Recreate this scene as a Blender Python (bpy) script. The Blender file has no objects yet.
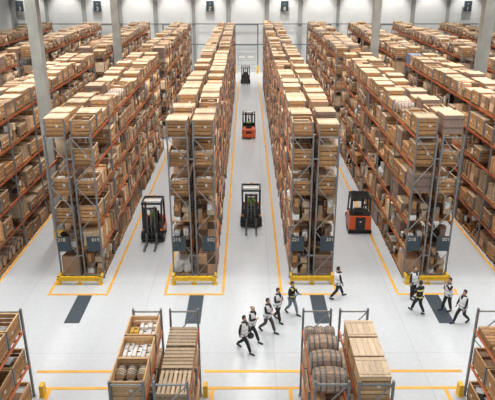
import bpy, math, random
import numpy as np
from mathutils import Vector, Matrix
random.seed(7)
C = bpy.context.scene.collection
PI = math.pi
# ------------------------------------------------------------ camera constants (also used to rank what shows largest)
F, TH, YAW, CX, CY, H = 594.0, 0.372, -0.003, 248.7, 200.0, 15.3
def proj(x, y, z):
    c, s = math.cos(YAW), math.sin(YAW)
    X = c*x+s*y; Y = -s*x+c*y; Z = z-H
    d = Y*math.cos(TH)-Z*math.sin(TH); v = Y*math.sin(TH)+Z*math.cos(TH)
    return CX+F*X/d, CY-F*v/d, d

# ------------------------------------------------------------ materials
def new_mat(name):
    m = bpy.data.materials.new(name); m.use_nodes = True
    nt = m.node_tree; b = nt.nodes['Principled BSDF']
    return m, nt, b
def mat(name, col, rough=.6, metal=0, noise=.12, scale=6, stretch=(1, 1, 1), bump=0, tint=True, rnd=.12, spec=.5, blotch=0):
    m, nt, b = new_mat(name); N, L = nt.nodes, nt.links
    tc = N.new('ShaderNodeTexCoord'); oi = N.new('ShaderNodeObjectInfo')
    mp = N.new('ShaderNodeMapping'); mp.inputs['Scale'].default_value = stretch
    ad = N.new('ShaderNodeVectorMath'); ad.operation = 'ADD'
    mu = N.new('ShaderNodeMath'); mu.operation = 'MULTIPLY'; mu.inputs[1].default_value = 37
    L.new(oi.outputs['Random'], mu.inputs[0]); L.new(tc.outputs['Object'], ad.inputs[0]); L.new(mu.outputs[0], ad.inputs[1])
    L.new(ad.outputs[0], mp.inputs[0])
    nz = N.new('ShaderNodeTexNoise'); nz.inputs['Scale'].default_value = scale; nz.inputs['Detail'].default_value = 4
    L.new(mp.outputs[0], nz.inputs['Vector'])
    mr = N.new('ShaderNodeMapRange'); mr.inputs['From Min'].default_value = .3; mr.inputs['From Max'].default_value = .7
    mr.inputs['To Min'].default_value = 1-noise; mr.inputs['To Max'].default_value = 1+noise
    L.new(nz.outputs['Fac'], mr.inputs['Value'])
    r2 = N.new('ShaderNodeMapRange'); r2.inputs['To Min'].default_value = 1-rnd; r2.inputs['To Max'].default_value = 1+rnd
    L.new(oi.outputs['Random'], r2.inputs['Value'])
    m1 = N.new('ShaderNodeMath'); m1.operation = 'MULTIPLY'
    L.new(mr.outputs[0], m1.inputs[0]); L.new(r2.outputs[0], m1.inputs[1])
    sc = N.new('ShaderNodeVectorMath'); sc.operation = 'SCALE'; sc.inputs[0].default_value = col
    L.new(m1.outputs[0], sc.inputs['Scale'])
    out = sc.outputs[0]
    if tint:
        at = N.new('ShaderNodeAttribute'); at.attribute_name = 'tint'
        mm = N.new('ShaderNodeVectorMath'); mm.operation = 'MULTIPLY'
        L.new(out, mm.inputs[0]); L.new(at.outputs['Color'], mm.inputs[1]); out = mm.outputs[0]
    L.new(out, b.inputs['Base Color'])
    b.inputs['Roughness'].default_value = rough; b.inputs['Metallic'].default_value = metal
    b.inputs['Specular IOR Level'].default_value = spec
    if bump:
        bp = N.new('ShaderNodeBump'); bp.inputs['Strength'].default_value = bump; bp.inputs['Distance'].default_value = .02
        L.new(nz.outputs['Fac'], bp.inputs['Height']); L.new(bp.outputs[0], b.inputs['Normal'])
    return m
M = {}
M['wood'] = mat('crate_timber', (.45, .245, .11), .75, rnd=.25, noise=.32, scale=3, stretch=(2, 2, 14), spec=.2)
M['pale'] = mat('pale_timber', (.55, .41, .275), .7, rnd=.2, noise=.16, scale=3, stretch=(9, 1.2, 2), spec=.2)
M['pine'] = mat('fresh_pine', (.78, .5, .26), .65, noise=.16, scale=3, stretch=(9, 1.2, 2), spec=.2)
M['dark'] = mat('gap_shade_and_dark_goods', (.05, .032, .022), .9, noise=.3, spec=.1)  # near-black: paints the shade between crate planks, also colours dark goods
M['steel'] = mat('galvanised_steel', (.34, .345, .34), .5, .3, noise=.12, scale=5)
M['post'] = mat('grey_painted_upright', (.22, .222, .22), .5, .2, noise=.12, scale=5)
M['orange'] = mat('shaded_orange_beam', (.42, .095, .032), .5, 0, noise=.2, scale=3)  # beam orange darkened: shade on the tall racks put into the colour
M['pine_lid'] = mat('toplit_pine_lid', (.86, .66, .46), .65, noise=.14, scale=3, stretch=(9, 1.2, 2), spec=.2)  # paler than the sides: light on the crate tops put into the colour
M['orange2'] = mat('unshaded_orange_beam', (.68, .16, .04), .5, 0, noise=.15, scale=3)  # brighter copy of the same beam orange, without the painted shade
M['stave_pale'] = mat('pale_barrel_oak', (.66, .47, .31), .6, noise=.2, scale=3)
M['yellow'] = mat('yellow_guard_paint', (.85, .5, .02), .45, 0, noise=.1)
M['line'] = mat('yellow_floor_paint', (.85, .43, .05), .5, 0, noise=.12, scale=2)
M['carton'] = mat('brown_carton', (.38, .24, .15), .8, noise=.12, scale=4, spec=.2)
M['wrap'] = mat('stretch_wrapped_goods', (.26, .175, .135), .35, noise=.25, scale=5, stretch=(3, 3, 1))
M['white'] = mat('white_wrapped_goods', (.84, .83, .8), .55, noise=.15, scale=5)
M['navy'] = mat('navy_patterned_wrap', (.14, .16, .23), .45, noise=.8, scale=7)
M['stave'] = mat('barrel_oak', (.43, .29, .2), .6, noise=.35, scale=3, stretch=(1.2, 9, 9))
M['hoop'] = mat('barrel_hoop_steel', (.13, .15, .16), .45, .4)
M['slate'] = mat('slate_floor_mat', (.045, .06, .075), .8, noise=.15, scale=8)
M['sign'] = mat('slate_sign_face', (.035, .055, .07), .5, noise=.05)
M['letter'] = mat('sign_lettering', (.75, .65, .52), .5, noise=0)
M['concrete'] = mat('column_concrete', (.34, .34, .31), .8, noise=.14, scale=1.2, bump=.1, tint=False)
M['black'] = mat('black_enamel', (.018, .02, .022), .35, noise=.1)
M['truck'] = mat('orange_truck_paint', (.75, .12, .025), .35, noise=.05)
M['rubber'] = mat('tyre_rubber', (.02, .02, .02), .8)
M['amber'] = mat('amber_lens', (.9, .3, .02), .3, noise=0)
M['glass'] = None
M['skin'] = mat('skin', (.5, .29, .2), .5, noise=.04, tint=False, rnd=.05)
M['cloth'] = mat('black_cloth', (.02, .021, .025), .85, noise=.15, tint=False)
M['brown_cloth'] = mat('brown_cloth', (.09, .07, .065), .85, noise=.15, tint=False)
M['grey_cloth'] = mat('grey_blue_cloth', (.2, .22, .28), .85, noise=.15, tint=False)
M['vest'] = mat('white_vest_cloth', (.9, .9, .9), .7, noise=.03, tint=False, rnd=.03)
M['band'] = mat('reflective_band', (.5, .52, .54), .35, .2, noise=.04, tint=False)
M['hiviz'] = mat('hi_viz_green', (.3, .75, .05), .6, noise=.04, tint=False)
M['lime'] = mat('hi_viz_yellow', (.75, .72, .25), .6, noise=.04, tint=False)
M['hair'] = mat('dark_hair', (.035, .022, .016), .6, noise=.3, scale=30, tint=False)
M['hair2'] = mat('greying_hair', (.22, .14, .1), .6, noise=.3, scale=30, tint=False)
M['shoe'] = mat('black_shoe', (.015, .015, .017), .5, tint=False)
M['blue'] = mat('blue_tape', (.15, .42, .55), .5)
M['rail'] = mat('dark_wall_rail', (.16, .18, .19), .5, .2)
M['wallpost'] = mat('wall_column_paint', (.3, .3, .285), .6, noise=.08, tint=False)
M['door'] = mat('dock_door_panel', (.72, .74, .74), .5, noise=.04, scale=1)
# ------------------------------------------------------------ mesh builder
class MB:
    def __init__(s): s.v = []; s.f = []; s.m = []; s.t = []
    def add(s, vs, fs, m, t=1.0):
        o = len(s.v); s.v += [tuple(v) for v in vs]
        if not isinstance(t, tuple): t = (t, t, t)
        for f in fs: s.f.append(tuple(i+o for i in f)); s.m.append(m); s.t.append(t)
    def box(s, c, d, m, t=1.0, R=None):
        vs = []
        for sx, sy, sz in ((-1,-1,-1),(1,-1,-1),(1,1,-1),(-1,1,-1),(-1,-1,1),(1,-1,1),(1,1,1),(-1,1,1)):
            v = Vector((sx*d[0]/2, sy*d[1]/2, sz*d[2]/2))
            if R: v = R @ v
            vs.append((v.x+c[0], v.y+c[1], v.z+c[2]))
        s.add(vs, ((0,3,2,1),(4,5,6,7),(0,1,5,4),(1,2,6,5),(2,3,7,6),(3,0,4,7)), m, t)
    def bar(s, a, b, w, h, m, t=1.0):
        a, b = Vector(a), Vector(b); d = b-a
        up = Vector((0,0,1)) if abs(d.normalized().z) < .95 else Vector((0,1,0))
        x = d.normalized().cross(up).normalized(); y = x.cross(d.normalized())
        R = Matrix((x, d.normalized(), y)).transposed()
        s.box((a+b)/2, (w, d.length, h), m, t, R)
    def lathe(s, prof, m, n=12, axis='Z', c=(0,0,0), t=1.0, caps=True, ft=None):
        vs = []
        for r, h in prof:
            for k in range(n):
                a = 2*PI*k/n; p = (r*math.cos(a), r*math.sin(a), h)
                if axis == 'X': p = (h, p[0], p[1])
                if axis == 'Y': p = (p[1], h, p[0])
                vs.append((p[0]+c[0], p[1]+c[1], p[2]+c[2]))
        q = []
        for i in range(len(prof)-1):
            for k in range(n): q.append((i*n+k, i*n+(k+1)%n, (i+1)*n+(k+1)%n, (i+1)*n+k))
        e = (len(prof)-1)*n
        if caps:
            for k in range(1, n-2, 2):
                q.append((0, k+2, k+1, k)); q.append((e, e+k, e+k+1, e+k+2))
        o = len(s.v); s.v += vs
        for j, f in enumerate(q):
            tt = t if ft is None or j >= (len(prof)-1)*n else t*ft(j % n)
            s.f.append(tuple(i+o for i in f)); s.m.append(m); s.t.append((tt, tt, tt))
    def ring_loft(s, rings, m, n=16, t=1.0, cap=True):
        # rings: (cx, cy, cz, rx, ry)
        vs = []
        for cx, cy, cz, rx, ry in rings:
            for k in range(n):
                a = 2*PI*k/n; vs.append((cx+rx*math.cos(a), cy+ry*math.sin(a), cz))
        q = [(i*n+k, i*n+(k+1)%n, (i+1)*n+(k+1)%n, (i+1)*n+k) for i in range(len(rings)-1) for k in range(n)]
        if cap: q += [tuple(range(n-1,-1,-1)), tuple((len(rings)-1)*n+k for k in range(n))]
        s.add(vs, q, m, t)
    def mesh(s, name):
        me = bpy.data.meshes.new(name); me.from_pydata(s.v, [], s.f)
        keys = []
        for k in s.m:
            if k not in keys: keys.append(k)
        for k in keys: me.materials.append(M[k])
        me.polygons.foreach_set('material_index', [keys.index(k) for k in s.m])
        at = me.attributes.new('tint', 'FLOAT_COLOR', 'CORNER')
        arr = []
        for p, t in zip(s.f, s.t): arr += [t[0], t[1], t[2], 1.0]*len(p)
        at.data.foreach_set('color', arr); me.update(); return me
    def build(s, name, parent=None, loc=(0,0,0)):
        return link(s.mesh(name), name, parent, loc)
def link(me, name, parent=None, loc=(0,0,0), rz=0):
    o = bpy.data.objects.new(name, me); C.objects.link(o); o.location = loc; o.rotation_euler = (0, 0, rz)
    if parent: o.parent = parent
    return o
def smooth(me):
    me.polygons.foreach_set('use_smooth', [True]*len(me.polygons)); return me
def thing(name, label, cat, loc=(0,0,0), rz=0, group=None):
    o = link(None, name, None, loc, rz); return tag(o, label, cat, group)
def tag(o, label, cat, group=None, kind=None):
    if len(label.split()) > 16: label = ' '.join(label.split()[:16])
    o['label'] = label; o['category'] = cat
    if group: o['group'] = group
    if kind: o['kind'] = kind
    return o
def struct(o): o['kind'] = 'structure'; return o
def text_mesh(txt, size, m, name):
    cu = bpy.data.curves.new(name, 'FONT'); cu.body = txt; cu.size = size; cu.align_x = 'CENTER'; cu.align_y = 'CENTER'; cu.extrude = .004
    o = bpy.data.objects.new(name, cu); C.objects.link(o); bpy.context.view_layer.update()
    me = bpy.data.meshes.new_from_object(o.evaluated_get(bpy.context.evaluated_depsgraph_get()))
    bpy.data.objects.remove(o); me.name = name; me.materials.clear(); me.materials.append(M[m])
    at = me.attributes.new('tint', 'FLOAT_COLOR', 'CORNER'); at.data.foreach_set('color', [1.0]*4*len(me.loops))
    return me
ORD = ['zeroth','first','second','third','fourth','fifth','sixth','seventh','eighth','ninth','tenth','eleventh','twelfth','thirteenth','fourteenth','fifteenth','sixteenth','seventeenth','eighteenth','nineteenth','twentieth']
def ordw(n):
    if n <= 20: return ORD[n]
    tens = ['','','twenty','thirty','forty'][n//10]
    return tens+('-'+ORD[n % 10] if n % 10 else ('ieth'))if n % 10 else {30:'thirtieth',40:'fortieth'}[n]

# ------------------------------------------------------------ setting
WY, WZ, WX = 95.0, 17.0, 36.0
def floor_mat():
    m, nt, b = new_mat('polished_concrete_floor'); N, L = nt.nodes, nt.links
    tc = N.new('ShaderNodeTexCoord')
    n1 = N.new('ShaderNodeTexNoise'); n1.inputs['Scale'].default_value = .35; n1.inputs['Detail'].default_value = 6
    n2 = N.new('ShaderNodeTexNoise'); n2.inputs['Scale'].default_value = 5; n2.inputs['Detail'].default_value = 4
    mp = N.new('ShaderNodeMapping'); mp.inputs['Scale'].default_value = (1.6, .25, 1)
    L.new(tc.outputs['Object'], mp.inputs[0]); L.new(mp.outputs[0], n1.inputs['Vector']); L.new(tc.outputs['Object'], n2.inputs['Vector'])
    mx = N.new('ShaderNodeMix'); mx.data_type = 'FLOAT'; mx.inputs[0].default_value = .4
    L.new(n1.outputs['Fac'], mx.inputs[2]); L.new(n2.outputs['Fac'], mx.inputs[3])
    cr = N.new('ShaderNodeValToRGB'); cr.color_ramp.elements[0].position = .3; cr.color_ramp.elements[1].position = .7
    cr.color_ramp.elements[0].color = (.53, .555, .575, 1); cr.color_ramp.elements[1].color = (.64, .665, .685, 1)
    L.new(mx.outputs[0], cr.inputs[0])
    # saw-cut joints
    sx = N.new('ShaderNodeSeparateXYZ'); L.new(tc.outputs['Object'], sx.inputs[0])
    def joint(o, step, off, w=.02):
        a = N.new('ShaderNodeMath'); a.operation = 'ADD'; a.inputs[1].default_value = off; L.new(o, a.inputs[0])
        p = N.new('ShaderNodeMath'); p.operation = 'PINGPONG'; p.inputs[1].default_value = step/2; L.new(a.outputs[0], p.inputs[0])
        c = N.new('ShaderNodeMath'); c.operation = 'LESS_THAN'; c.inputs[1].default_value = w; L.new(p.outputs[0], c.inputs[0]); return c.outputs[0]
    j1 = joint(sx.outputs['Y'], 6.05, -27.3+6.05*6); j2 = joint(sx.outputs['X'], 6.05, 4.9)
    jm = N.new('ShaderNodeMath'); jm.operation = 'MAXIMUM'; L.new(j1, jm.inputs[0]); L.new(j2, jm.inputs[1])
    js = N.new('ShaderNodeMath'); js.operation = 'MULTIPLY'; js.inputs[1].default_value = .3; L.new(jm.outputs[0], js.inputs[0])
    mc = N.new('ShaderNodeMix'); mc.data_type = 'RGBA'; mc.inputs['B'].default_value = (.3, .31, .33, 1)
    L.new(js.outputs[0], mc.inputs[0]); L.new(cr.outputs[0], mc.inputs['A'])
    L.new(mc.outputs['Result'], b.inputs['Base Color'])
    rr = N.new('ShaderNodeMapRange'); rr.inputs['To Min'].default_value = .13; rr.inputs['To Max'].default_value = .3
    L.new(n1.outputs['Fac'], rr.inputs['Value']); L.new(rr.outputs[0], b.inputs['Roughness'])
    b.inputs['Specular IOR Level'].default_value = .5
    return m
M['floor'] = floor_mat()
M['wall'] = mat('white_wall_panel', (.74, .745, .735), .65, noise=.04, scale=.4, tint=False)
M['ceil'] = mat('pale_roof_sheet', (.4, .4, .4), .8, noise=.03, tint=False)
def slab(name, c, d, m):
    b = MB(); b.box(c, d, m); return struct(b.build(name))
slab('floor', (0, 47, -.1), (2*WX, 2*WY-94+6, .2), 'floor')
def wall(name, c, d, along):
    b = MB(); b.box(c, d, 'wall'); o = struct(b.build(name)); return o
w = MB(); w.box((0, WY+.1, WZ/2), (2*WX, .2, WZ), 'wall')
struct(w.build('wall_back'))
wall('wall_left', (-WX-.1, 47, WZ/2), (.2, 2*WY-88, WZ), 0)
wall('wall_right', (WX+.1, 47, WZ/2), (.2, 2*WY-88, WZ), 0)
slab('ceiling', (0, 47, WZ+.1), (2*WX+.4, 2*WY-88, .2), 'ceil')
def wx(px, z=10.5):           # X on the back wall under a photo column
    D = .9316*WY+(H-z)*.3635; return (px-CX-1.8)*D/F
n = 0
for px in (-20, 18, 50, 87.5, 124, 159, 197, 232, 270.5, 304, 342, 378, 417, 452, 488, 525):
    n += 1; m = MB(); x = wx(px); wd = .5 if px in (159, 232, 270.5, 304, 417, 87.5) else .34
    m.box((x, WY-.16, WZ/2), (wd, .32, WZ), 'wallpost'); m.box((x, WY-.36, WZ/2), (wd+.16, .05, WZ), 'wallpost')
    o = struct(m.build('trim_%d' % n))
m = MB()
for z in (7.35, 4.3): m.box((0, WY-.42, z), (2*WX-1, .1, .14), 'rail')
struct(m.build('trim_%d' % (n+1)))
m = MB()   # horizontal panel joints of the back wall cladding
for z in (1.5, 3.0, 6.0, 8.8, 10.6, 12.4): m.box((0, WY-.004, z), (2*WX, .012, .025), 'white', .75)
struct(m.build('trim_%d' % (n+2)))
# dock doors in the back wall, with goal-post frames and bollards
where = {250: 'facing the central aisle', 178: 'left of the central dock door', 323: 'right of the central dock door', 106: 'at the far left aisle end', 396: 'at the far right aisle end', 36: 'behind the outermost left racks', 462: 'behind the outermost right racks'}
for i, px in enumerate((250, 178, 323, 106, 396, 36, 462)):
    x = wx(px)
    d = struct(MB.build.__get__(MB())('door_%d' % (i+1))) if False else None
    m = MB(); m.box((x, WY-.03, 2.1), (3.0, .06, 4.2), 'door')
    for z in (.6, 1.2, 1.8, 2.9, 3.5): m.box((x, WY-.065, z), (3.0, .012, .03), 'rail')
    d = struct(m.build('door_%d' % (i+1)))
    for sx in (-.68, .68):
        m = MB(); m.box((x+sx, WY-.075, 2.35), (1.1, .03, .5), 'white'); m.box((x+sx, WY-.072, 2.35), (1.2, .02, .6), 'rail'); m.build('door_window', d)
    g = thing('dock_frame', 'dark grey steel goal-post frame at the dock door '+where[px], 'frame', (x, WY-1.1, 0), 0, 'dock door frames on the back wall')
    for sx in (-1.75, 1.75):
        m = MB(); m.box((sx, 0, 3.7), (.2, .2, 7.4), 'rail'); m.build('post', g)
    m = MB(); m.box((0, 0, 7.32), (3.7, .16, .2), 'rail'); m.build('crossbar', g)
    m = MB(); m.box((0, 0, 4.3), (3.5, .1, .12), 'rail'); m.build('crossbar', g)
    for sx, sd in ((-1.75, 'left'), (1.75, 'right')):
        m = MB(); m.lathe([(.17, 0), (.17, 1.1), (.12, 1.2), (.03, 1.23)], 'yellow', 12)
        o = m.build('bollard', None, (x+sx, WY-1.45, 0)); tag(o, 'yellow bollard on the %s of the dock door %s' % (sd, where[px]), 'bollard', 'yellow dock bollards')
# wall signs
for px, ch, lb in ((24.5, '-\n3', 'far-left'), (101.7, '-\n2', 'left'), (213.9, '-\nZ', 'inner left'), (288.2, '-\n8', 'inner right'), (471, '-\n1', 'far-right')):
    x = wx(px, 10.2); z = 9.55
    m = MB(); m.box((0, 0, 0), (1.15, .06, 1.5), 'sign'); o = m.build('wall_sign', None, (x, WY-.5, 9.95))
    m = MB(); m.box((0, .24, .3), (.5, .42, .1), 'rail'); m.build('bracket', o)
    tag(o, 'dark square number sign high on the back wall, %s of the five' % lb, 'sign', 'bay number signs on the back wall')
    t = text_mesh(ch, .75, 'letter', 'sign_text'); to = link(t, 'sign_text', o, (0, -.04, 0)); to.rotation_euler = (PI/2, 0, 0)
# concrete columns
def column(x, y, w, lb):
    m = MB(); m.box((0, 0, WZ/2), (w, w, WZ), 'concrete'); m.box((0, 0, .3), (w+.06, w+.06, .6), 'yellow')
    o = m.build('concrete_column', None, (x, y, 0)); tag(o, lb, 'column', 'concrete roof columns')
column(-11.35, 33.0, .58, 'square concrete roof column in the left aisle, nearest on the left')
column(-11.45, 54.0, .62, 'slimmer far concrete column behind the left front racks')
column(11.3, 53.9, .62, 'slimmer far concrete column behind the right front racks')
column(17.5, 45.0, .74, 'large concrete roof column near the right photo edge')

# floor paint
def paint(x0, y0, x1, y1, lb, grp='yellow floor lines', cat='floor marking', mm='line', nm='floor_line', z=.006):
    m = MB(); cx, cy = (x0+x1)/2, (y0+y1)/2
    m.box((0, 0, 0), (abs(x1-x0), abs(y1-y0), .008), mm)
    o = m.build(nm, None, (cx, cy, z)); tag(o, lb, cat, grp); return o
W2 = .07
RK = {'A': 'the rack signed 218 and 015', 'B': 'the rack signed 215 and 502', 'C': 'the rack signed 221 and 301', 'D': 'the rack signed 218 and 001'}
def frame_paint(xl, xr, nm, y1):
    m = MB(); y0 = 26.15
    m.box(((xl+xr)/2, y0, 0), (xr-xl+.14, .15, .008), 'line')
    for x in (xl, xr): m.box((x, (y0+y1)/2+.075, 0), (.14, y1-y0-.15, .008), 'line')
    o = m.build('floor_line', None, (0, 0, .006)); tag(o, 'yellow painted floor outline around '+nm, 'floor marking', 'yellow floor lines')
frame_paint(-9.97, -7.05, RK['A'], 84); frame_paint(-4.13, -1.22, RK['B'], 86)
frame_paint(1.72, 4.5, RK['C'], 86); frame_paint(7.6, 10.6, RK['D'], 84)
paint(-12.98-W2, 24, -12.98+W2, 84, 'long yellow floor line along the outer left rack')
paint(13.45-W2, 24, 13.45+W2, 84, 'long yellow floor line along the outer right rack')
for (a, b, lb) in ((-8.05, -4.25, 'left'), (-1.75, 2.15, 'centre'), (4.45, 8.25, 'right')):
    paint(a-(.5 if lb == 'left' else 0), 19.93, b+(.5 if lb == 'right' else 0), 20.09, 'farther yellow cross line between the foreground racks, %s stretch' % lb)
    m = MB(); m.box(((a+b)/2, 18.97, 0), (b-a, .15, .008), 'line')
    for x in {'left': (-7.68,), 'centre': (-1.35, 1.68), 'right': (7.74,)}[lb]: m.box((x, 16.9, 0), (.14, 3.99, .008), 'line')
    o = m.build('floor_line', None, (0, 0, .006)); tag(o, 'nearer yellow floor line with side branch, between foreground racks, %s stretch' % lb, 'floor marking', 'yellow floor lines')
for (x, y0, y1, k) in ((-8.13, 23.55, 26.05, 'A'), (-2.53, 23.5, 26.05, 'B'), (3.5, 23.5, 26.05, 'C'), (9.25, 23.5, 26.05, 'D')):
    paint(x-.36, y0, x+.36, y1, 'dark slate floor mat in front of '+RK[k], 'slate floor mats', 'floor mat', 'slate', 'floor_mat')

# ------------------------------------------------------------ goods (templates)
R = random.random
def ru(a, b): return a+(b-a)*R()
def crate_parts(w=1.0, d=1.15, h=.84, opened=False, fill=None, wood='wood', lid='pale', rows=4, seed=0, top=None):
    random.seed(900+seed); P = {}
    b = MB()
    for y in (-.4, 0, .4): b.box((0, y*d, .05), (w*.98, .1, .1), wood, ru(.5, .8))
    P['skid_base'] = b
    b = MB(); hh = h-.1-.03; ph = hh/rows
    if not opened: b.box((0, 0, .1+hh/2), (w-.07, d-.07, hh-.02), 'dark')  # dark core painting the shade seen through the plank gaps
    else:
        b.box((0, 0, .13), (w-.06, d-.06, .04), wood, .6)
    g = .034
    for r in range(rows):
        z = .1+ph*(r+.5)
        for sy in (-1, 1): b.box((0, sy*(d/2-.015), z), (w-.01, .03, ph-g), wood, ru(.72, 1.2))
        for sx in (-1, 1): b.box((sx*(w/2-.015), 0, z), (.03, d-.065, ph-g), wood, ru(.72, 1.2))
    for sx in (-1, 1): 
        for sy in (-1, 1): b.box((sx*(w/2-.06), sy*(d/2-.05), .1+hh/2), (.05, .04, hh), wood, .7)
    if seed % 2 == 0 or seed in (1, 11, 13):
        b.box((.12, -d/2-.004, .1+hh*.55), (.11, .008, .09), 'white', .8); b.box((-w/2-.004, .2, .1+hh*.5), (.008, .14, .1), 'white', .8); b.box((w/2+.004, -.15, .1+hh*.55), (.008, .14, .1), 'white', .8)
    P['planked_body'] = b
    if not opened:
        b = MB(); k = 5; pw = (w+.02)/k
        for i in range(k): b.box((-w/2-.01+pw*(i+.5), 0, h-.015), (pw-.008, d+.02, .03), lid, ru(.84, 1.12))
        if top is None or top:
            for y in (-.36, .36): b.box((0, y*d, h+.01), (w*.98, .09, .02), lid, ru(.85, 1.05))
        P['lid'] = b
    else:
        b = MB()
        for sy in (-1, 1): b.box((0, sy*(d/2-.015), h-.01), (w, .045, .02), lid, 1)
        for sx in (-1, 1): b.box((sx*(w/2-.015), 0, h-.01), (.045, d-.05, .02), lid, 1)
        P['top_rim'] = b
        if fill:
            b = MB()
            if fill == 'cartons':
                for i in range(2):
                    for j in range(3):
                        b.box(((i-.5)*(w-.16)/2*1.0, (j-1)*(d-.16)/3*1.0, .15+(h-.3)/2), ((w-.2)/2, (d-.2)/3, h-.3+ru(-.12, .12)), random.choice(['carton', 'white', 'carton']), ru(.7, 1.15))
            elif fill == 'boards':
                for i in range(5): b.box((ru(-.1, .1), (i-2)*(d-.2)/5, .15+(h-.2)/2), (w-.25, .08, h-.25+ru(-.1, .15)), 'pale', ru(.5, 1.1), Matrix.Rotation(ru(-.15, .15), 3, 'X'))
            else:
                for i in range(7): b.box((ru(-.25, .25), ru(-.35, .35), .2+ru(.1, .35)), (ru(.2, .4), ru(.2, .45), ru(.2, .3)), random.choice(['wrap', 'dark', 'carton', 'steel']), ru(.6, 1.2), Matrix.Rotation(ru(-.4, .4), 3, 'Z'))
            P['packed_goods'] = b
    P['corner_post'] = []
    for sx in (-1, 1):
        for sy in (-1, 1):
            b = MB(); b.box((sx*(w/2-.035), sy*(d/2+.004), .1+hh/2), (.075, .012, hh+.02), 'post'); b.box((sx*(w/2+.004), sy*(d/2-.035), .1+hh/2), (.012, .075, hh+.02), 'post'); P['corner_post'].append(b)
    return P
def merge(P):
    b = MB()
    for k, v in P.items():
        for q in (v if isinstance(v, list) else [v]):
            o = len(b.v); b.v += q.v; b.f += [tuple(i+o for i in f) for f in q.f]; b.m += q.m; b.t += q.t
    return b
def pallet(b, w=1.0, d=1.15, z=0, m='wood', t=1):
    for x in (-.45, 0, .45): b.box((x*w, 0, z+.05), (.1, d, .09), m, .7*t)
    for i in range(6): b.box((0, (i-2.5)*d/6, z+.11), (w, d/6-.05, .022), m, ru(.8, 1.2)*t)
def load(kind, seed):
    random.seed(2000+seed); P = {}
    p = MB(); pallet(p); P['pallet'] = p
    b = MB(); z0 = .122
    if kind == 'cartons':
        nx, ny = random.choice([(1, 2), (2, 2), (2, 3), (2, 2)]); 
        for i in range(nx):
            for j in range(ny):
                z = z0; n = random.choice([1, 2, 2, 3])
                hs = ru(.55, .8) if n == 1 else (ru(.6, .84)/n)
                for k in range(n):
                    b.box(((i-(nx-1)/2)*.96/nx, (j-(ny-1)/2)*1.1/ny, z+hs/2), (.96/nx-.015, 1.1/ny-.02, hs-.01), 'carton', ru(.4, 1.9)); z += hs
    elif kind == 'tall':
        for j in range(4): b.box((ru(-.03, .03), (j-1.5)*.28, z0+.38), (.94, .25, ru(.62, .82)), random.choice(['wood', 'carton', 'pale', 'wood']), ru(.35, 1.5))
    elif kind == 'wrapped':
        for j in range(2): b.box((0, (j-.5)*.56, z0+.37), (.97, .55, .74), 'wrap', ru(.8, 1.3))
        b.box((0, 0, z0+.755), (.99, 1.13, .03), 'pale', .8)
        for z in (.25, .6): b.box((0, 0, z0+z), (.98, 1.13, .05), 'wrap', .6)
    elif kind == 'white':
        for i in range(2):
            for j in range(2): 
                b.lathe([(.16, -.2), (.25, -.13), (.27, .08), (.15, .2)], 'white', 8, 'Z', ((i-.5)*.46, (j-.5)*.54, z0+.2), ru(.6, 1))
        b.box((0, 0, z0+.5), (.7, .8, .2), random.choice(['carton', 'white']), .8)
    elif kind == 'boards':
        for i in range(7): b.box((0, (i-3)*.155, z0+.4), (ru(.8, .95), .045, ru(.66, .82)), 'pale', ru(.35, 1.3), Matrix.Rotation(ru(-.1, .1), 3, 'X'))
    elif kind == 'mixed':
        for lay in range(3):
            for q in range(6 if lay < 2 else 4):
                x = (q % 2-.5)*.5+ru(-.08, .08); y = (q//2-1)*.37+ru(-.06, .06)
                hh = ru(.18, .34); b.box((x, y, z0+lay*.27+hh/2), (ru(.2, .44), ru(.14, .34), hh), random.choice(['wood', 'carton', 'pale', 'carton', 'wrap', 'white', 'dark', 'wood']), ru(.35, 1.25), Matrix.Rotation(ru(-.25, .25), 3, 'Z'))
        for q in range(3): b.box((ru(-.3, .3), ru(-.4, .4), z0+.45), (.04, ru(.2, .5), .75), 'pale', ru(.5, 1.2), Matrix.Rotation(ru(-.2, .2), 3, 'X'))
    elif kind == 'navy':
        b.box((0, 0, z0+.38), (1, 1.15, .76), 'navy', 1.2)
    elif kind == 'low':
        for i in range(2):
            for j in range(2): b.box(((i-.5)*.48, (j-.5)*.55, z0+.15+.05*(i+j)), (.46, .53, .3+.1*(i+j)), random.choice(['carton', 'wood', 'pale']), ru(.5, 1.1))
    P['stacked_goods'] = b
    return P
def barrel_prof(L=1.0, r=.36):
    return [(r*.78, -L/2), (r*.9, -L*.36), (r*.98, -L*.18), (r, 0), (r*.98, L*.18), (r*.9, L*.36), (r*.78, L/2)]
def barrel_parts(L=.98, r=.36, axis='X', n=20, wood='stave'):
    st = MB(); rng = [ru(.7, 1.25) for _ in range(n)]
    st.lathe(barrel_prof(L, r), wood, n, axis, (0, 0, 0), 1, True, lambda k: rng[k])
    hs = []
    for u, rr in ((-.46, .82), (-.3, .945), (-.13, 1.0), (.13, 1.0), (.3, .945), (.46, .82)):
        h = MB(); R_ = r*rr+.008; h.lathe([(R_-.03, (u-.025)*L), (R_, (u-.022)*L), (R_+.002, (u+.022)*L), (R_-.03, (u+.025)*L)], 'hoop', n, axis, caps=False); hs.append(h)
    return {'staves': st, 'hoop': hs}
def barrels_load(seed):
    random.seed(3000+seed); P = {}; p = MB(); pallet(p); P['pallet'] = p; st = MB(); hs = []
    for y in (-.29, .29):
        q = barrel_parts(.9, .285, 'X', 12); 
        for k in [q['staves']]+q['hoop']:
            k.v = [(v[0], v[1]+y, v[2]+.122+.29) for v in k.v]
        o = merge({'a': [q['staves']]}); P.setdefault('barrel', []).append(o); P.setdefault('hoop', []); P['hoop'] += [merge({'a': q['hoop']})]
    return P
def pallets_stack(seed, n=5):
    random.seed(3500+seed); P = {'pallet': []}
    for k in range(n):
        p = MB(); pallet(p, 1.0, 1.15, k*.125, 'wood', ru(.9, 1.3)); P['pallet'].append(p)
    return P
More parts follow.
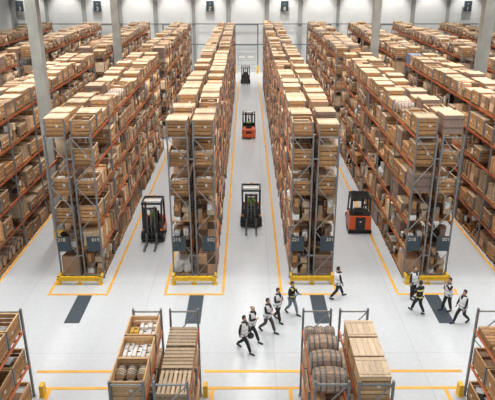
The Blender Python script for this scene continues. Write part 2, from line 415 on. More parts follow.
TYPES = {}   # key -> (category, name, adjective text, list of part dicts)
TYPES['lidded'] = ('crate', 'wooden_crate', 'lidded wooden crate', [crate_parts(h=hh, seed=i, wood='wood') for i, hh in enumerate((.84, .78, .88))])
TYPES['small'] = ('crate', 'wooden_crate', 'low lidded wooden crate', [crate_parts(h=hh, seed=20+i, rows=3) for i, hh in enumerate((.56, .64))])
TYPES['open'] = ('crate', 'wooden_crate', 'open wooden crate packed with goods', [crate_parts(h=.72, opened=True, fill=f, seed=10+i) for i, f in enumerate(('cartons', 'boards', 'mixed', 'cartons'))])
TYPES['cartons'] = ('pallet load', 'pallet_load', 'pallet stacked with brown cartons', [load('cartons', i) for i in range(4)])
TYPES['tall'] = ('pallet load', 'pallet_load', 'pallet of tall narrow brown boxes', [load('tall', i) for i in range(3)])
TYPES['wrapped'] = ('pallet load', 'pallet_load', 'pallet load in brown stretch wrap', [load('wrapped', i) for i in range(2)])
TYPES['boards'] = ('pallet load', 'pallet_load', 'pallet of upright pale boards', [load('boards', i) for i in range(2)])
TYPES['low'] = ('pallet load', 'pallet_load', 'half-height mixed pallet load', [load('low', i) for i in range(3)])
TYPES['white'] = ('pallet load', 'pallet_load', 'pallet of white sacks', [load('white', i) for i in range(2)])
TYPES['mixed'] = ('pallet load', 'pallet_load', 'jumbled pallet of small mixed boxes', [load('mixed', i) for i in range(5)])
TYPES['navy'] = ('pallet load', 'pallet_load', 'navy patterned wrapped pallet load', [load('navy', 0)])
TYPES['barrels'] = ('barrel pallet', 'barrel_pallet', 'pallet of wooden barrels', [barrels_load(0)])
TYPES['pallets'] = ('pallet stack', 'pallet_stack', 'stack of empty wooden pallets', [pallets_stack(0), pallets_stack(1)])
MESH = {}
for k, (cat, nm, ds, vs) in TYPES.items():
    for i, P in enumerate(vs):
        full = merge(P); bpm = {pn: [q.mesh(pn) for q in (v if isinstance(v, list) else [v])] for pn, v in P.items()}
        MESH[(k, i)] = (full, full.mesh(nm), bpm)
random.seed(11)
TOPW = ['lidded']*9+['small']*2+['cartons']*2+['open']*2+['wrapped', 'low']
LOWW = ['mixed']*11+['lidded']*3+['small']*3+['open']*5+['cartons']*6+['tall']*8+['boards']*5+['low']*4+['wrapped']*2+['white']*1+['pallets']*1+[None]*3
LOWE = ['mixed']*4+['lidded']*6+['small']*5+['open']*8+['cartons']*3+['tall']*2+['boards']*2+['low']*1+['pallets']*1+[None]*1
T = 1.53
RACKS = {}
slots = []      # dict(rack,row,tier,idx,x,y,z,type,var,h)
tier_name = {5: 'top tier', 4: 'fifth tier', 3: 'fourth tier', 2: 'third tier', 1: 'second tier', 0: 'floor tier'}
HW, GAP = .49, .14
BL = [ # key, centre x, y0, bays, label phrase
 ('A', -8.69, 27.9, 6, 'mid-left rack'), ('B', -2.75, 27.9, 14, 'centre-left rack'), ('C', 3.37, 27.9, 14, 'centre-right rack'), ('D', 9.38, 27.9, 6, 'mid-right rack'),
 ('A2', -8.69, 55.4, 7, 'mid-left back rack'), ('D2', 9.38, 55.4, 7, 'mid-right back rack'),
 ('E', -14.22, 27.9, 6, 'outer left rack'), ('F', 14.78, 27.9, 6, 'outer right rack'),
 ('E2', -14.22, 55.4, 7, 'outer left back rack'), ('F2', 14.78, 55.4, 7, 'outer right back rack'),
 ('G', -20.8, 39.9, 3, 'second outer left rack'), ('H', 20.8, 39.9, 3, 'second outer right rack'),
 ('G2', -20.8, 55.4, 7, 'second outer left back rack'), ('H2', 20.8, 55.4, 7, 'second outer right back rack'),
 ('I2', -27.4, 55.4, 7, 'farthest left rack'), ('J2', 27.1, 55.4, 7, 'farthest right rack')]
full_lb = {'A': 'signed 218 and 015, left of centre', 'B': 'signed 215 and 502, left of the central aisle', 'C': 'signed 221 and 301, right of the central aisle', 'D': 'signed 218 and 001, right of centre',
 'A2': 'behind the rack signed 218 and 015', 'D2': 'behind the rack signed 218 and 001', 'E': 'along the left photo edge', 'F': 'along the right photo edge', 'E2': 'at the back, left of the slim left column',
 'F2': 'at the back, right of the slim right column', 'G': 'second outward on the left side', 'H': 'second outward on the right side', 'G2': 'at the back, second outward on the left', 'H2': 'at the back, second outward on the right', 'I2': 'at the back, farthest left', 'J2': 'at the back, farthest right'}
def rowx(cx, row, off=.63): return cx-off if row == 0 else cx+off
def facing(cx, row): return (row == 1) if cx < 0 else (row == 0)
for key, cx, y0, nb, ph in BL:
    for row in (0, 1):
        x = rowx(cx, row)
        for tier in range(6):
            i = 0
            for bay in range(nb):
                for k in range(3):
                    i += 1
                    y = y0+bay*4.0+.7+k*1.3; z = tier*T
                    u, v, d = proj(x, y, z+.4)
                    if not (-40 < u < 535 and -30 < v < 430): continue
                    ty = random.choice(TOPW if tier == 5 else (LOWE if key in 'EF' else LOWW))
                    if ty is None: continue
                    if tier == 5 and i == 1 and key in 'AB': ty = 'lidded'
                    fc = facing(cx, row)
                    vis = fc or tier == 5 or (i == 1 and not key.endswith('2'))
                    slots.append(dict(key=key, ph=ph, row=row, tier=tier, i=i, x=x, y=y, z=z, ty=ty, vis=vis, u=u, v=v, d=d,
                                      fc=fc, sz=(2.0 if i == 1 else 1)*(1.5 if tier == 5 else 1)/d**2, rz=ru(-.02, .02), dx=ru(-.03, .03), sc=ru(1.0, 1.2) if tier == 5 else ru(1.0, 1.4)))
# the photo's particular goods, matched to slots on the tops
def near_slot(u, v, keys, tier=5, row=None):
    c = [s for s in slots if s['key'] in keys and s['tier'] == tier and (row is None or s['row'] == row)]
    return min(c, key=lambda s: (s['u']-u)**2+(s['v']-v)**2)
for u, v, keys, ty in ((108, 93, 'A', 'barrels'), (122, 96, 'A', 'barrels'), (402, 108, 'D', 'barrels'), (412, 118, 'D', 'low'), (418, 46, ('F',), 'navy'), (470, 46, ('H',), 'wrapped'),
                       (432, 97, 'D', 'wrapped'), (455, 120, 'D', 'wrapped'), (62, 34, ('G2',), 'barrels'), (76, 30, ('G2',), 'barrels'), (86, 28, ('G2',), 'barrels'),
                       (330, 120, 'C', 'wrapped'), (302, 128, 'C', 'open'), (77, 125, 'A', 'open'), (305, 97, 'C', 'open'), (185, 98, 'B', 'wrapped'), (200, 82, 'B', 'cartons')):
    near_slot(u, v, keys)['ty'] = ty
for s in slots:
    s['var'] = random.randrange(len(TYPES[s['ty']][3]))
    if s['key'] in 'ABCD' and s['i'] == 1:
        if s['tier'] in (3, 4) and s['ty'] not in ('open', 'lidded'): s['ty'] = 'open'; s['var'] = 0
        if s['key'] == 'A' and s['tier'] in (2, 3, 4): s['ty'] = 'open'; s['var'] = s['tier'] % 3
        if s['key'] == 'B' and s['tier'] == 3: s['ty'] = 'open'; s['var'] = 0
        if s['key'] in 'BCD' and s['tier'] in (1, 2): s['ty'] = 'mixed'; s['var'] = (s['tier']*2+s['row']) % 5
        if s['key'] == 'B' and s['tier'] == 0: s['ty'] = ['white', 'cartons'][s['row']]; s['var'] = 0
    if s['key'] in 'D' and s['row'] == 0 and s['i'] <= 3 and s['tier'] in (3, 4): s['ty'] = ['pallets', 'wrapped', 'lidded'][(s['i']+s['tier']) % 3]; s['var'] = 0
    if s['key'] == 'E' and s['tier'] == 0 and s['i'] in (1, 2, 3): s['ty'] = 'barrels'; s['var'] = 0
random.seed(5)
vis = sorted([s for s in slots if s['vis']], key=lambda s: -s['sz'])
bycat = {}
for s in vis:
    c = TYPES[s['ty']][0]; bycat.setdefault(c, [])
    if len(bycat[c]) < 300: bycat[c].append(s); s['solo'] = True
rank = 0
for s in vis:
    if not s.get('solo'): continue
    rank += 1
    cat, nm, ds, vs = TYPES[s['ty']]; full, me, bpm = MESH[(s['ty'], s['var'])]
    rn = 'left row' if s['row'] == 0 else 'right row'
    lb = '%s, %s, %s, %s, %s from front' % (ds, tier_name[s['tier']], rn, s['ph'], ordw(s['i']))
    if len(lb.split()) > 16: lb = lb.replace(' from front', ' along').replace('packed with goods', '').replace(' ,', ',')
    if len(lb.split()) > 16: lb = lb.replace('pallet load in brown stretch wrap', 'brown wrapped load').replace('pallet of tall narrow brown boxes', 'load of narrow boxes')
    grp = 'stored goods on the %s' % s['ph']
    loc = (s['x']+s['dx'], s['y'], s['z'])
    if rank <= 230:
        o = thing(nm, lb, cat, loc, s['rz'], grp)
        for pn, ms in bpm.items():
            for q in ms: link(q, pn, o)
    else:
        o = link(me, nm, None, loc, s['rz']); tag(o, lb, cat, grp)
    o.scale = (1, 1, s['sc'])
# everything smaller or hidden: one object for each kind
def join_stuff(cat, lst, name, label):
    V = []; Fq = []; MI = []; TT = []; keys = []; off = 0
    cache = {}
    for s in lst:
        ck = (s['ty'], s['var'])
        if ck not in cache:
            b = MESH[ck][0]
            for k in b.m:
                if k not in keys: keys.append(k)
            cache[ck] = (np.array(b.v, np.float32), np.array(b.f, np.int32), np.array([keys.index(k) for k in b.m], np.int32), np.array(b.t, np.float32))
        v, f, mi, tt = cache[ck]
        c, sn = math.cos(s['rz']), math.sin(s['rz'])
        w = np.empty_like(v); w[:, 0] = v[:, 0]*c-v[:, 1]*sn+s['x']+s['dx']; w[:, 1] = v[:, 0]*sn+v[:, 1]*c+s['y']; w[:, 2] = v[:, 2]*s['sc']+s['z']
        V.append(w); Fq.append(f+off); off += len(v); MI.append(mi); TT.append(tt*ru(.8, 1.2))
    V = np.concatenate(V); Fq = np.concatenate(Fq); MI = np.concatenate(MI); TT = np.concatenate(TT)
    me = bpy.data.meshes.new(name); nf = len(Fq)
    me.vertices.add(len(V)); me.vertices.foreach_set('co', V.ravel())
    me.loops.add(nf*4); me.loops.foreach_set('vertex_index', Fq.ravel())
    me.polygons.add(nf); me.polygons.foreach_set('loop_start', np.arange(0, nf*4, 4, dtype=np.int32))
    for k in keys: me.materials.append(M[k])
    me.polygons.foreach_set('material_index', MI)
    at = me.attributes.new('tint', 'FLOAT_COLOR', 'CORNER')
    cc = np.ones((nf, 4, 4), np.float32); cc[:, :, :3] = TT[:, None, :]; at.data.foreach_set('color', cc.ravel())
    me.update(calc_edges=True); me.validate()
    o = link(me, name); tag(o, label, cat, None, 'stuff'); return o
rest = {}
for s in slots:
    if not s.get('solo'): rest.setdefault(TYPES[s['ty']][0], []).append(s)
LB = {'crate': 'the many small distant wooden crates filling the far racks', 'pallet load': 'the many small distant carton loads filling the far racks',
      'barrel pallet': 'barrel pallets set deep inside the racks', 'pallet stack': 'empty pallets stacked deep inside the racks'}
for c, l in rest.items(): join_stuff(c, l, TYPES[l[0]['ty']][1]+'s', LB[c])

# ------------------------------------------------------------ racks
def upright(hh, w=2*HW, seed=0):
    P = []
    for sx in (-1, 1):
        b = MB(); b.box((sx*w/2, 0, hh/2), (.07, .1, hh), 'post'); b.box((sx*w/2, 0, .01), (.14, .16, .02), 'steel'); P.append(b)
    d = 1; br = MB(); n = max(2, round((hh-.32)/1.22)); st = (hh-.32)/n; z = .2
    br.bar((-w/2, 0, .2), (w/2, 0, .2), .035, .035, 'steel'); br.bar((-w/2, 0, hh-.12), (w/2, 0, hh-.12), .04, .05, 'steel')
    for _ in range(n):
        br.bar((-d*w/2, 0, z), (d*w/2, 0, z+st), .035, .035, 'steel'); z += st; d = -d
    return P, br
beam_cache = {}
def beam_mesh(L, sx, om='orange'):
    k = (round(L, 2), sx, om)
    if k not in beam_cache:
        b = MB(); b.box((0, 0, -.055), (.05, L-.1, .11), om)
        for sy in (-1, 1): b.box((sx*.028, sy*(L/2-.09), -.075), (.012, .06, .2), om, .7)
        beam_cache[k] = b.mesh('beam')
    return beam_cache[k]
up_cache = {}
def rack(cx, y0, nb, hh, levels, off, bay, lb, grp, hw=HW):
    root = thing('pallet_rack', lb, 'rack', (cx, y0, 0), 0, grp)
    if (hh, hw) not in up_cache:
        P, br = upright(hh, 2*hw); up_cache[(hh, hw)] = ([p.mesh('post') for p in P], br.mesh('brace'))
    pm, bm = up_cache[(hh, hw)]
    for row in (-1, 1):
        for k in range(nb+1):
            f = link(bm, 'upright_frame', root, (row*off, k*bay, 0))
            for p in pm: link(p, 'post', f)
    beams = []
    for row in (-1, 1):
        for side in (-1, 1):
            x = row*off+side*(hw+.0)
            for k in range(nb):
                for z in levels:
                    u, v, d = proj(cx+x, y0+(k+.5)*bay, z)
                    outer = (row == side) and ((cx < 0) == (side > 0))
                    beams.append((-(1 if outer else .2)/d**2*(1 if -30 < u < 525 else .01), x, (k+.5)*bay, z, side))
    beams.sort()
    for b in beams[:100]: link(beam_mesh(bay, b[4], 'orange2' if nb == 1 else 'orange'), 'beam', root, (b[1], b[2], b[3]))
    if len(beams) > 100:
        m = MB()
        for b in beams[100:]: m.box((b[1], b[2], b[3]-.055), (.05, bay-.1, .11), 'orange')
        o = m.build('beam', root); o['kind'] = 'stuff'
    for k in range(0, nb+1, 3):
        for z in (1.3, hh-1.2):
            m = MB(); m.bar((-(off-hw), 0, 0), (off-hw, 0, 0), .06, .05, 'steel'); m.build('row_spacer', root, (0, k*bay, z))
    return root
SG = {'A': ('218', '015'), 'B': ('215', '502'), 'C': ('221', '301'), 'D': ('218', '001')}
for key, cx, y0, nb, ph in BL:
    rt = rack(cx, y0, nb, 7.78, [T*k for k in range(1, 6)], .63, 4.0, 'tall grey and orange pallet rack '+full_lb[key], 'tall double pallet racks')
    if key in SG:
        for r, txt in enumerate(SG[key]):
            x = (-.63, .63)[r]+(-.12, .12)[r]
            m = MB(); m.box((0, 0, 0), (.68, .03, .84), 'sign'); s = m.build('aisle_sign', rt, (x, -.1, 2.02)); s['label'] = 'dark slate sign reading '+txt
            t = text_mesh(txt, .27, 'letter', 'sign_number'); q = link(t, 'sign_number', s, ((-.12, .14)[r], -.022, .24)); q.rotation_euler = (PI/2, 0, 0)
        g = thing('rack_guard', 'yellow steel guard at the foot of '+RK[key], 'guard', (cx, 27.2, 0), 0, 'yellow rack end guards')
        m = MB(); m.box((0, 0, .33), (2.26, .12, .24), 'yellow'); m.box((0, -.065, .34), (2.34, .02, .05), 'yellow', .8); m.build('rail', g)
        for sx in (-1, 0, 1):
            m = MB(); m.box((sx*1.07, .02, .225), (.14 if sx else .08, .18 if sx else .08, .45 if sx else .24), 'yellow'); m.box((sx*1.07, .02, .01), (.26, .28, .02), 'yellow', .8); m.build('foot_post', g)
            if sx:
                m = MB(); m.box((sx*1.09, .32, .3), (.1, .42, .2), 'yellow', .9); m.build('side_rail', g)
# foreground racks
FR = [('P', -9.35, 'bottom-left corner foreground rack'), ('Q', -2.95, 'foreground rack left of centre'), ('R', 3.2, 'foreground rack right of centre'), ('S', 9.53, 'bottom-right corner foreground rack')]
for k, cx, ph in FR:
    rack(cx, 14.5, 1, 3.85, [1.5, 3.0], .665, 4.05, 'low open-topped pallet rack, '+ph, 'low foreground racks', .5)
for cx, sx in ((-9.35, 1), (9.53, -1), (-2.95, 1)):
    m = MB(); x = cx+sx*(1.5 if cx < -5 else 1.35)
    m.box((0, 0, .25), (.16, .3, .5), 'yellow'); m.box((0, 0, .01), (.22, .36, .02), 'yellow'); o = m.build('post_guard', None, (x, 18.6, 0))
    tag(o, 'small yellow post guard at '+{-9.35: 'the bottom-left corner rack', 9.53: 'the bottom-right corner rack', -2.95: 'the foreground rack of stacked pallets'}[cx], 'guard', 'yellow post guards')
YS = [17.75, 16.5, 15.25]; YQ = [17.6, 16.32, 15.14]; YR = [17.2, 16.14, 15.1]; pos = ['farthest', 'middle', 'nearest']
def place(P, nm, lb, cat, loc, grp, rz=0, skip=()):
    o = thing(nm, lb, cat, loc, rz, grp)
    for pn, v in P.items():
        if pn in skip: continue
        for q in (v if isinstance(v, list) else [v]): q.build(pn, o)
    return o
random.seed(21)
FZ = 3.0
# Q left row : three open crates
for j, y in enumerate(YQ):
    P = crate_parts(1.04, 1.16, .8, opened=True, wood='pine', lid='pine', seed=50+j)
    what = ['white and yellow cartons', 'white cartons', 'small barrels'][j]
    place(P, 'wooden_crate', 'open pine crate holding %s, left row of the foreground rack left of centre' % what, 'crate', (-3.615, y, FZ), 'open crates in the foreground')
    if j < 2:
        for a in range(3):
            for b_ in range(3):
                h_ = ru(.34, .46); m = MB(); col = 'white'
                nm_ = 'white'
                if j == 0 and (a, b_) in ((0, 0), (0, 1), (1, 0)): nm_ = 'yellow' if a+b_ < 1 else 'white'
                if j == 0 and a == 0: col = 'yellow' if b_ != 2 else 'carton'
                m.box((0, 0, h_/2), (.28, .31, h_), col, ru(.8, 1.1)); m.box((0, 0, h_+.001), (.05, .3, .004), 'carton', 1.1)
                m.box((.05, .05, h_+.003), (.09, .06, .004), 'dark')
                o = m.build('carton', None, (-3.615+(a-1)*.3, y+(b_-1)*.335, FZ+.15)); o.rotation_euler = (0, 0, ru(-.05, .05))
                tag(o, '%s carton, %s column, %s row, in the %s open crate of cartons' % ({'white': 'small white', 'yellow': 'small yellow', 'carton': 'small brown'}[col], ('left', 'middle', 'right')[a], ('near', 'middle', 'far')[b_], ('farther', 'nearer')[j]), 'carton', 'cartons in the open crates')
    else:
        for a in range(3):
            for b_ in range(2):
                P = barrel_parts(.48, .17, 'Y', 12, 'stave_pale')
                place(P, 'small_barrel', 'small lying barrel in open crate, %s of three in the %s row' % (('leftmost', 'middle', 'rightmost')[a], ('near', 'far')[b_]), 'barrel', (-3.615+(a-1)*.34, y+(b_-.5)*.5, FZ+.15+.17+.16*b_), 'small barrels in the crate')
# Q right row : stacks of pallets
for j, y in enumerate(YS):
    P = {'deck': []}; 
    for k in range(2):
        b = MB(); z = k*.125
        if j == 2:
            for x in (-.45, 0, .45): b.box((x*.0, x*1.15, z+.05), (1.0, .1, .09), 'pale', .7)
            for i in range(7): b.box(((i-3)*.145, 0, z+.11), (.1, 1.15, .022), 'pale', ru(.8, 1.1))
        else: pallet(b, 1.0, 1.15, z, 'pale', 1)
        rz = ru(-.03, .03)
        o = b.build('wooden_pallet', None, (-2.285+ru(-.01, .01), y, FZ+z*0+.0)); o.rotation_euler = (0, 0, rz*.5)
        tag(o, 'pale wooden pallet, %s of two in the %s stack of the foreground rack' % (('lower', 'upper')[k], pos[j]), 'pallet', 'pallets stacked in the foreground')
# R left row : big barrels lying across
for j, y in enumerate((17.7, 16.85, 15.98, 15.1)):
    if j == 0:
        for a in range(3):
            random.seed(70+a); P = barrel_parts(.34, .29, 'X', 16)
            place(P, 'wooden_barrel', 'small oak barrel lying in the far row, %s of three' % ('left', 'middle', 'right')[a], 'barrel', (2.535+(a-1)*.345, y, FZ+.05+.29), 'oak barrels in the foreground')
    else:
        random.seed(80+j); P = barrel_parts(1.0, .4, 'X', 28)
        place(P, 'wooden_barrel', 'large oak barrel lying across the rack, %s of the three large ones' % ('farthest', 'middle', 'nearest')[j-1], 'barrel', (2.535, y, FZ+.05+.4), 'oak barrels in the foreground')
m = MB()
for x in (-.36, .36): m.box((x, 0, .02), (.12, 3.8, .05), 'wood', .8)
o = m.build('barrel_cradle', None, (2.535, 16.52, FZ)); tag(o, 'timber bearers under the lying oak barrels', 'timber')
# R right row : three closed pine crates
for j, y in enumerate(YR):
    P = crate_parts(.96, .94, .92, wood='pine', lid='pine_lid', seed=60+j, rows=5, top=(j != 1)); P.pop('corner_post')
    place(P, 'wooden_crate', 'tall closed pine crate, %s of three beside the lying barrels' % pos[j], 'crate', (3.85, y, FZ), 'closed pine crates')
# P (bottom left) and S (bottom right)
def fill_fore(cx, row, tier, j, P, nm, lb, cat):
    x = cx+(.665 if row else -.665); return place(P, nm, lb, cat, (x, YS[j], tier*1.5), 'goods in the corner foreground racks')
for cx, side, row in ((-9.35, 'left', 1), (9.53, 'right', 0)):
    for r2 in (0, 1):
        for tier in (0, 1, 2):
            for j in range(3):
                front = r2 == row
                rn = 'inner row' if front else 'outer row'
                random.seed(100+tier*3+j+r2*20)
                if side == 'right' and tier == 2 and j in (0, 1):
                    fill_fore(cx, r2, tier, j, pallets_stack(5+j, 2), 'pallet_stack', 'stack of pallets, %s position, %s, top level, bottom-right corner rack' % (pos[j], rn), 'pallet stack'); continue
                P = crate_parts(1.02, 1.16, .82, opened=(j != 2 or tier == 2), fill=('cartons', 'mixed', 'mixed')[(tier+j) % 3] if side == 'left' else ('mixed', 'cartons')[(tier) % 2], wood='wood', lid='pine', seed=140+tier*3+j)
                fill_fore(cx, r2, tier, j, P, 'wooden_crate', '%s wooden crate, %s, %s, %s level, bottom-%s corner rack' % ('open' if (j != 2 or tier == 2) else 'closed', pos[j], rn, ('floor', 'middle', 'top')[tier], side), 'crate')
# lower levels of Q and R
for cx, ph in ((-2.95, 'left of centre'), (3.2, 'right of centre')):
    for r2 in (0, 1):
        for tier in (0, 1):
            for j in range(3):
                random.seed(200+tier*3+j+r2*20)
                if (tier+j+r2) % 3 == 0: P = load('cartons', 40+j+tier); a = 'carton load'; nm = 'pallet_load'; c = 'pallet load'
                else: P = crate_parts(1.02, 1.16, .82, opened=(j == 1), fill='cartons', seed=170+j+tier*3+r2*7); a = 'wooden crate'; nm = 'wooden_crate'; c = 'crate'
                place(P, nm, '%s, %s, %s row, %s level, foreground rack %s' % (a, pos[j], ('left', 'right')[r2], ('floor', 'middle')[tier], ph), c, (cx+(.665 if r2 else -.665), YS[j], tier*1.5), 'lower goods in the foreground racks')

# ------------------------------------------------------------ people
def skin_mesh(verts, edges, radii, name, root=0, sub=1):
    me = bpy.data.meshes.new(name); me.from_pydata(verts, edges, [])
    o = bpy.data.objects.new(name, me); C.objects.link(o)
    o.modifiers.new('s', 'SKIN'); me.skin_vertices[0] if me.skin_vertices else None
    for i, r in enumerate(radii):
        sv = me.skin_vertices[0].data[i]; sv.radius = (r, r) if not isinstance(r, tuple) else r; sv.use_root = (i == root)
    ss = o.modifiers.new('u', 'SUBSURF'); ss.levels = sub; ss.render_levels = sub
    bpy.context.view_layer.update()
    out = bpy.data.meshes.new_from_object(o.evaluated_get(bpy.context.evaluated_depsgraph_get())); out.name = name
    bpy.data.objects.remove(o); return smooth(out)
def skin_obj(vd, ch, rad, name, m, parent=None, root=None, sub=1):
    ks = list(vd); idx = {k: i for i, k in enumerate(ks)}
    me = skin_mesh([vd[k] for k in ks], [(idx[a], idx[b]) for a, b in ch], [rad[k] for k in ks], name, idx[root] if root else 0, sub)
    me.materials.clear(); me.materials.append(M[m]); return link(me, name, parent)
def person(loc, hd, lb, stride=.38, arms=(.0, .0), pose='walk', top='cloth', legs='cloth', vest='vest', hair='hair', lead=1, bald=False, seated=False, scale=1.0, head_turn=0):
    rt = thing('person', lb, 'person', (loc[0], loc[1], loc[2] if len(loc) > 2 else 0), math.atan2(-hd[0], hd[1]), None); rt.scale = (scale,)*3
    V = {}; E = []; Rr = {}
    hz = .93 - (.05 if stride > .2 else 0)
    V['pel'] = (0, 0, hz); V['sp'] = (0, .01, hz+.22); V['ch'] = (0, .015, hz+.42); V['nk'] = (0, .02, hz+.56); V['jaw'] = (0, .04, hz+.64); V['hd'] = (0, .035, hz+.74); V['cr'] = (0, .03, hz+.80)
    Rr.update(pel=.105, sp=.095, ch=.085, nk=.052, jaw=.06, hd=.082, cr=.06)
    E += [('pel', 'sp'), ('sp', 'ch'), ('ch', 'nk'), ('nk', 'jaw'), ('jaw', 'hd'), ('hd', 'cr')]
    V['nose'] = (0, .135, hz+.69); Rr['nose'] = .014; E.append(('hd', 'nose'))
    for s, sx in (('l', -1), ('r', 1)):
        V['ear'+s] = (sx*.088, .03, hz+.71); Rr['ear'+s] = .014; E.append(('hd', 'ear'+s))
    for s, sx in (('l', -1), ('r', 1)):
        f = stride*(1 if (sx == lead) else -1)
        if seated:
            kn = (sx*.14, .42, hz-.02); an = (sx*.14, .5, hz-.42); toe = (sx*.14, .66, hz-.46)
        elif stride < .2:
            kn = (sx*.11, .02+f*.4, .5); an = (sx*.12, f, .09); toe = (sx*.13, f+.15, .035)
        elif f > 0:
            kn = (sx*.09, f*.62, .5); an = (sx*.09, f, .09); toe = (sx*.1, f+.15, .04)
        else:
            kn = (sx*.09, f*.25+.06, .49); an = (sx*.09, f, .16); toe = (sx*.1, f+.13, .04)
        V['hp'+s] = (sx*.09, 0, hz-.06); V['kn'+s] = kn; V['an'+s] = an; V['to'+s] = toe
        Rr['hp'+s] = .085; Rr['kn'+s] = .055; Rr['an'+s] = .036; Rr['to'+s] = .03
        E += [('pel', 'hp'+s), ('hp'+s, 'kn'+s), ('kn'+s, 'an'+s)]
        V['sh'+s] = (sx*.185, .01, hz+.5); Rr['sh'+s] = .036
        mode = arms[0 if sx < 0 else 1]
        if mode == 'fold': el = (sx*.25, .05, hz+.22); wr = (sx*.06, .24, hz+.27); d = Vector((-sx*.9, .2, .05))
        elif mode == 'chin': el = (sx*.22, .16, hz+.3); wr = (sx*.06, .2, hz+.52); d = Vector((-sx*.3, -.2, .8))
        elif mode == 'out': el = (sx*.23, .1, hz+.24); wr = (sx*.16, .33, hz+.26); d = Vector((0, 1, .1))
        elif mode == 'hip': el = (sx*.34, -.05, hz+.27); wr = (sx*.2, .06, hz+.08); d = Vector((-sx*.6, .5, -.4))
        else: el = (sx*.24, mode*.5, hz+.22); wr = (sx*.25, mode*1.0+.06, hz+.0); d = Vector((0, .25, -1))
        V['el'+s] = el; V['wr'+s] = wr; Rr['el'+s] = .04; Rr['wr'+s] = .028
        E += [('ch', 'sh'+s), ('sh'+s, 'el'+s), ('el'+s, 'wr'+s)]
        d.normalize(); side = d.cross(Vector((sx, 0, .2))).normalized(); 
        w = Vector(wr); pm = w+d*.07; V['pm'+s] = tuple(pm); Rr['pm'+s] = (.036, .022); E.append(('wr'+s, 'pm'+s))
        for q in range(4):
            o1 = pm+side*(q-1.5)*.02+d*.035; o2 = o1+d*(.045-.006*abs(q-1.2))+Vector((-sx*.012, 0, 0))
            V['f%d%s' % (q, s)] = tuple(o1); V['g%d%s' % (q, s)] = tuple(o2); Rr['f%d%s' % (q, s)] = .009; Rr['g%d%s' % (q, s)] = .008
            E += [('pm'+s, 'f%d%s' % (q, s)), ('f%d%s' % (q, s), 'g%d%s' % (q, s))]
        t1 = w+d*.035+side*.035; V['t'+s] = tuple(t1); V['u'+s] = tuple(t1+d*.035+side*.012); Rr['t'+s] = .011; Rr['u'+s] = .009; E += [('wr'+s, 't'+s), ('t'+s, 'u'+s)]
    if head_turn:
        for k in ('nose', 'earl', 'earr'):
            v = Vector(V[k])-Vector((0, .035, 0)); v.rotate(Matrix.Rotation(head_turn, 3, 'Z')); V[k] = tuple(v+Vector((0, .035, 0)))
    B = {k: v for k, v in V.items() if not k.startswith('to')}
    skin_obj(B, E, Rr, 'body', 'skin', rt, 'pel')
    # trousers
    tk = ['pel', 'hpl', 'hpr', 'knl', 'knr', 'anl', 'anr']
    tv = {k: V[k] for k in tk}; trr = {'pel': .13, 'hpl': .11, 'hpr': .11, 'knl': .085, 'knr': .085, 'anl': .066, 'anr': .066}
    skin_obj(tv, [('pel', 'hpl'), ('pel', 'hpr'), ('hpl', 'knl'), ('hpr', 'knr'), ('knl', 'anl'), ('knr', 'anr')], trr, 'trousers', legs, rt, 'pel')
    for s in 'lr':
        a, t = Vector(V['an'+s]), Vector(V['to'+s])
        m = MB(); d = (t-a); d.z = 0; d = d.normalized() if d.length > .01 else Vector((0, 1, 0)); bz = min(a.z, t.z)-.04
        heel = Vector((a.x, a.y, a.z-.055))-d*.05; tip = Vector((t.x, t.y, t.z-.005))+d*.08
        sk = skin_obj({'a': tuple(a), 'h': tuple(heel), 'm': tuple((heel+tip)/2), 't': tuple(tip)}, [('a', 'h'), ('h', 'm'), ('m', 't')], {'a': .05, 'h': .045, 'm': .048, 't': .036}, 'shoe', 'shoe', rt, 'a')
    # jacket: torso shell and sleeves in one mesh
    skin_obj({k: V[k] for k in ('ch', 'shl', 'shr', 'ell', 'elr', 'wrl', 'wrr')}, [('ch', 'shl'), ('ch', 'shr'), ('shl', 'ell'), ('shr', 'elr'), ('ell', 'wrl'), ('elr', 'wrr')],
             {'ch': .05, 'shl': .062, 'shr': .062, 'ell': .056, 'elr': .058, 'wrl': .042, 'wrr': .042}, 'sleeves', top, rt, 'ch')
    m = MB(); rings = [(0, 0, hz-.08, .165, .12), (0, .0, hz+.05, .165, .125), (0, .005, hz+.2, .165, .12), (0, .01, hz+.36, .185, .13), (0, .01, hz+.46, .19, .125), (0, .015, hz+.52, .15, .1), (0, .02, hz+.57, .075, .07)]
    mm = MB(); mm.ring_loft(rings, top, 18); me = mm.mesh('jacket'); smooth(me); link(me, 'jacket', rt)
    if vest:
        g = .036; vr = [(c[0], c[1], c[2], c[3]+g, c[4]+g) for c in rings[:6]]
        vr[5] = (0, .015, hz+.55, .15, .1)
        mm = MB(); mm.ring_loft(vr, vest, 18, cap=False); me = mm.mesh('vest'); smooth(me); vo = link(me, 'vest', rt)
        for z, a, b in ((hz+.03, .204, .164), (hz+.22, .205, .16)):
            mm = MB(); mm.ring_loft([(0, .004, z-.025, a, b), (0, .004, z+.025, a, b)], 'band', 18, cap=False); me = mm.mesh('reflective_band'); link(me, 'reflective_band', vo)
        mm = MB(); mm.box((0, .13, hz+.49), (.1, .1, .15), top); mm.build('collar_opening', vo)
